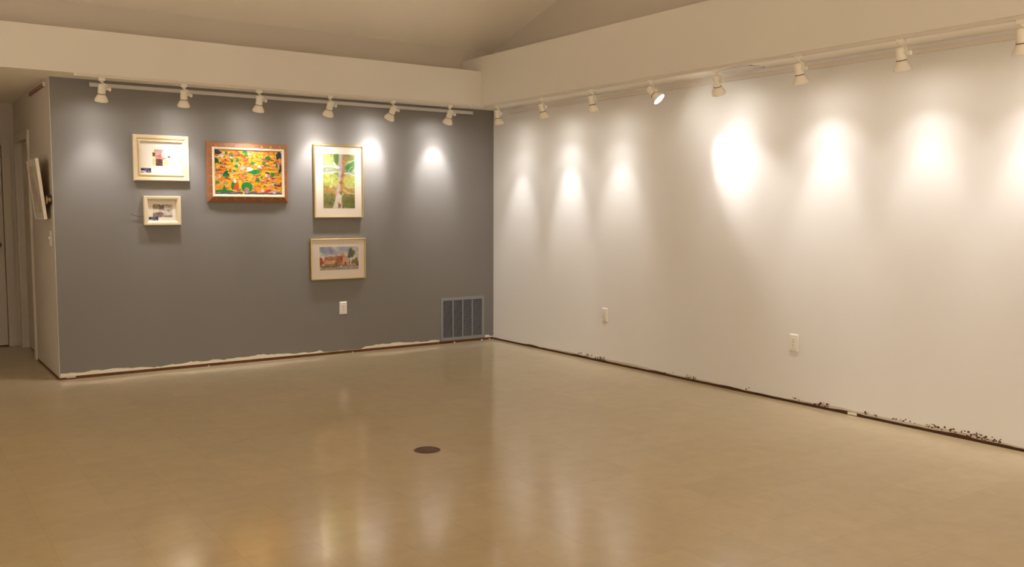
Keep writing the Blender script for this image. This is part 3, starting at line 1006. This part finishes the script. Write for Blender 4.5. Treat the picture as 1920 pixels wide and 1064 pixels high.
a.mesh('watercolour', .323, .512, M_paper, g, yy, .002, .003)
cord(g, .03, Hh / 2 - .004, .724)

g = thing('framed_watercolour', (-1.799, 0, .922), 'wide gold framed watercolour of a brick building, lowest on the grey wall', 'framed picture', None)
W, Hh = .562, .390
yy = metal_frame(W, Hh, g, .034)
a = Art(112, 62, (214, 204, 186), 41)
rs = random.Random(9)
for k in range(50):
    a.ell(rs.random(), rs.uniform(0, .3), rs.uniform(.05, .15), rs.uniform(.04, .1), rs.choice([(150, 156, 176), (172, 174, 184), (190, 186, 182), (160, 164, 172)]), rs.uniform(-.3, .3), .6, .2)
a.ell(.15, .12, .2, .16, (134, 144, 176), .2, .6, .2)
a.rect(.12, .42, .62, .76, (186, 132, 96), 1, .01)
a.poly([(.12, .5), (.2, .44), (.36, .46), (.44, .38), (.58, .38), (.72, .5), (.72, .8), (.12, .8)], (180, 124, 88))
for k in range(9):
    x = .14 + .035 * k
    a.line([(x, .45 - .02 * (k % 3)), (x, .3 + .03 * ((k * 5) % 4))], .010, (150, 130, 106), .7)
a.rect(.14, .6, .40, .74, (214, 178, 128), .85, .015)
a.ell(.55, .50, .05, .10, (150, 84, 58), 0, .9, .2)
a.ell(.60, .38, .05, .08, (196, 128, 96), 0, .8, .2)
a.rect(.44, .44, .50, .78, (164, 100, 70), .8, .01)
a.poly([(.58, .5), (.66, .38), (.74, .52), (.74, .78), (.58, .78)], (204, 160, 124))
a.rect(.63, .66, .68, .78, (140, 92, 66))
a.rect(.40, .66, .43, .82, (92, 66, 50), .9)
a.ell(.03, .64, .06, .18, (174, 80, 50), 0, 1, .2)
a.ell(.92, .66, .10, .14, (146, 118, 66), 0, 1, .2)
a.ell(.80, .30, .08, .20, (98, 104, 72), 0, .95, .2)
a.ell(.86, .26, .04, .12, (112, 114, 82), 0, .9, .25)
a.ell(.77, .42, .04, .08, (104, 106, 74), 0, .9, .2)
a.line([(.765, .4), (.76, .78)], .014, (92, 76, 54))
a.rect(0, .80, 1, .86, (120, 108, 66), .85, .012)
a.rect(0, .86, .45, .90, (100, 84, 54), .85, .015)
a.rect(0, .90, 1, 1, (176, 156, 142), .9, .01)
a.poly([(.4, .9), (.7, .82), (1, .8), (1, .98), (.4, .98)], (168, 152, 138), .9)
a.ell(.97, .80, .03, .035, (82, 66, 58))
a.rect(.53, .82, .56, .88, (240, 232, 220))
a.line([(.05, .95), (.6, .93)], .010, (148, 126, 112), .7)
a.a *= .93
a.grain(6, 8)
a.blur(1)
a.mesh('watercolour', .400, .222, M_paper, g, yy, .006, .006)
hook(g, -.005, Hh / 2 - .002, -.02)
cord(g, -.005, Hh / 2 + .010, .385)

# --- picture on the hallway side wall, leaning out from a brass bracket (seen almost edge on)
lean = math.atan2(.05, .49)
g = thing('leaning_picture', (-L - .030, .35, 1.31), 'white edged picture tilting away from the hallway side wall', 'framed picture', None)
g.rotation_euler = (lean, 0, math.radians(-90))   # local -y faces the hallway
W, Hh = .50, .49
def up(o):
    o.location.z += Hh / 2
before = set(COL.objects)
frame_rails(W, Hh, .006, [(0, -.001), (0, -.024), (.002, -.025), (.005, -.025), (.006, -.023), (.006, -.001)], M_mat, g)
MB().box(-W / 2 + .005, W / 2 - .005, -.004, 0, -Hh / 2 + .005, Hh / 2 - .005).build('backing_board', M_brownside, g)
MB().box(-W / 2 + .005, W / 2 - .005, -.022, -.006, -Hh / 2 + .005, Hh / 2 - .005).build('mat_board', M_hall, g)
a = Art(30, 30, (196, 184, 166), 51)
a.ell(.4, .5, .3, .25, (176, 164, 146), .3, .8, .2)
a.ell(.7, .3, .2, .2, (206, 196, 178), 0, .8, .2)
a.grain(5, 8)
a.mesh('drawing', .40, .39, M_paper, g, -.0224)
for o in set(COL.objects) - before:
    up(o)
g = thing('wall_bracket', (-L, .075, 1.465), 'brass spool shaped bracket between the tilting picture and the hallway wall', 'wall bracket', None, (0, math.radians(-90), 0))
MB().lathe([(0, 0), (.042, 0), (.042, .004), (.038, .008), (0, .008)], 24).build('wall_plate', M_steel, g, 40)
MB().lathe([(0, .008), (.022, .008), (.017, .015), (.017, .025), (.023, .031), (0, .031)], 24).build('neck', M_brass, g, 40)
MB().lathe([(0, .031), (.034, .031), (.036, .034), (.033, .039), (0, .040)], 24).build('front_disc', M_brass, g, 40)
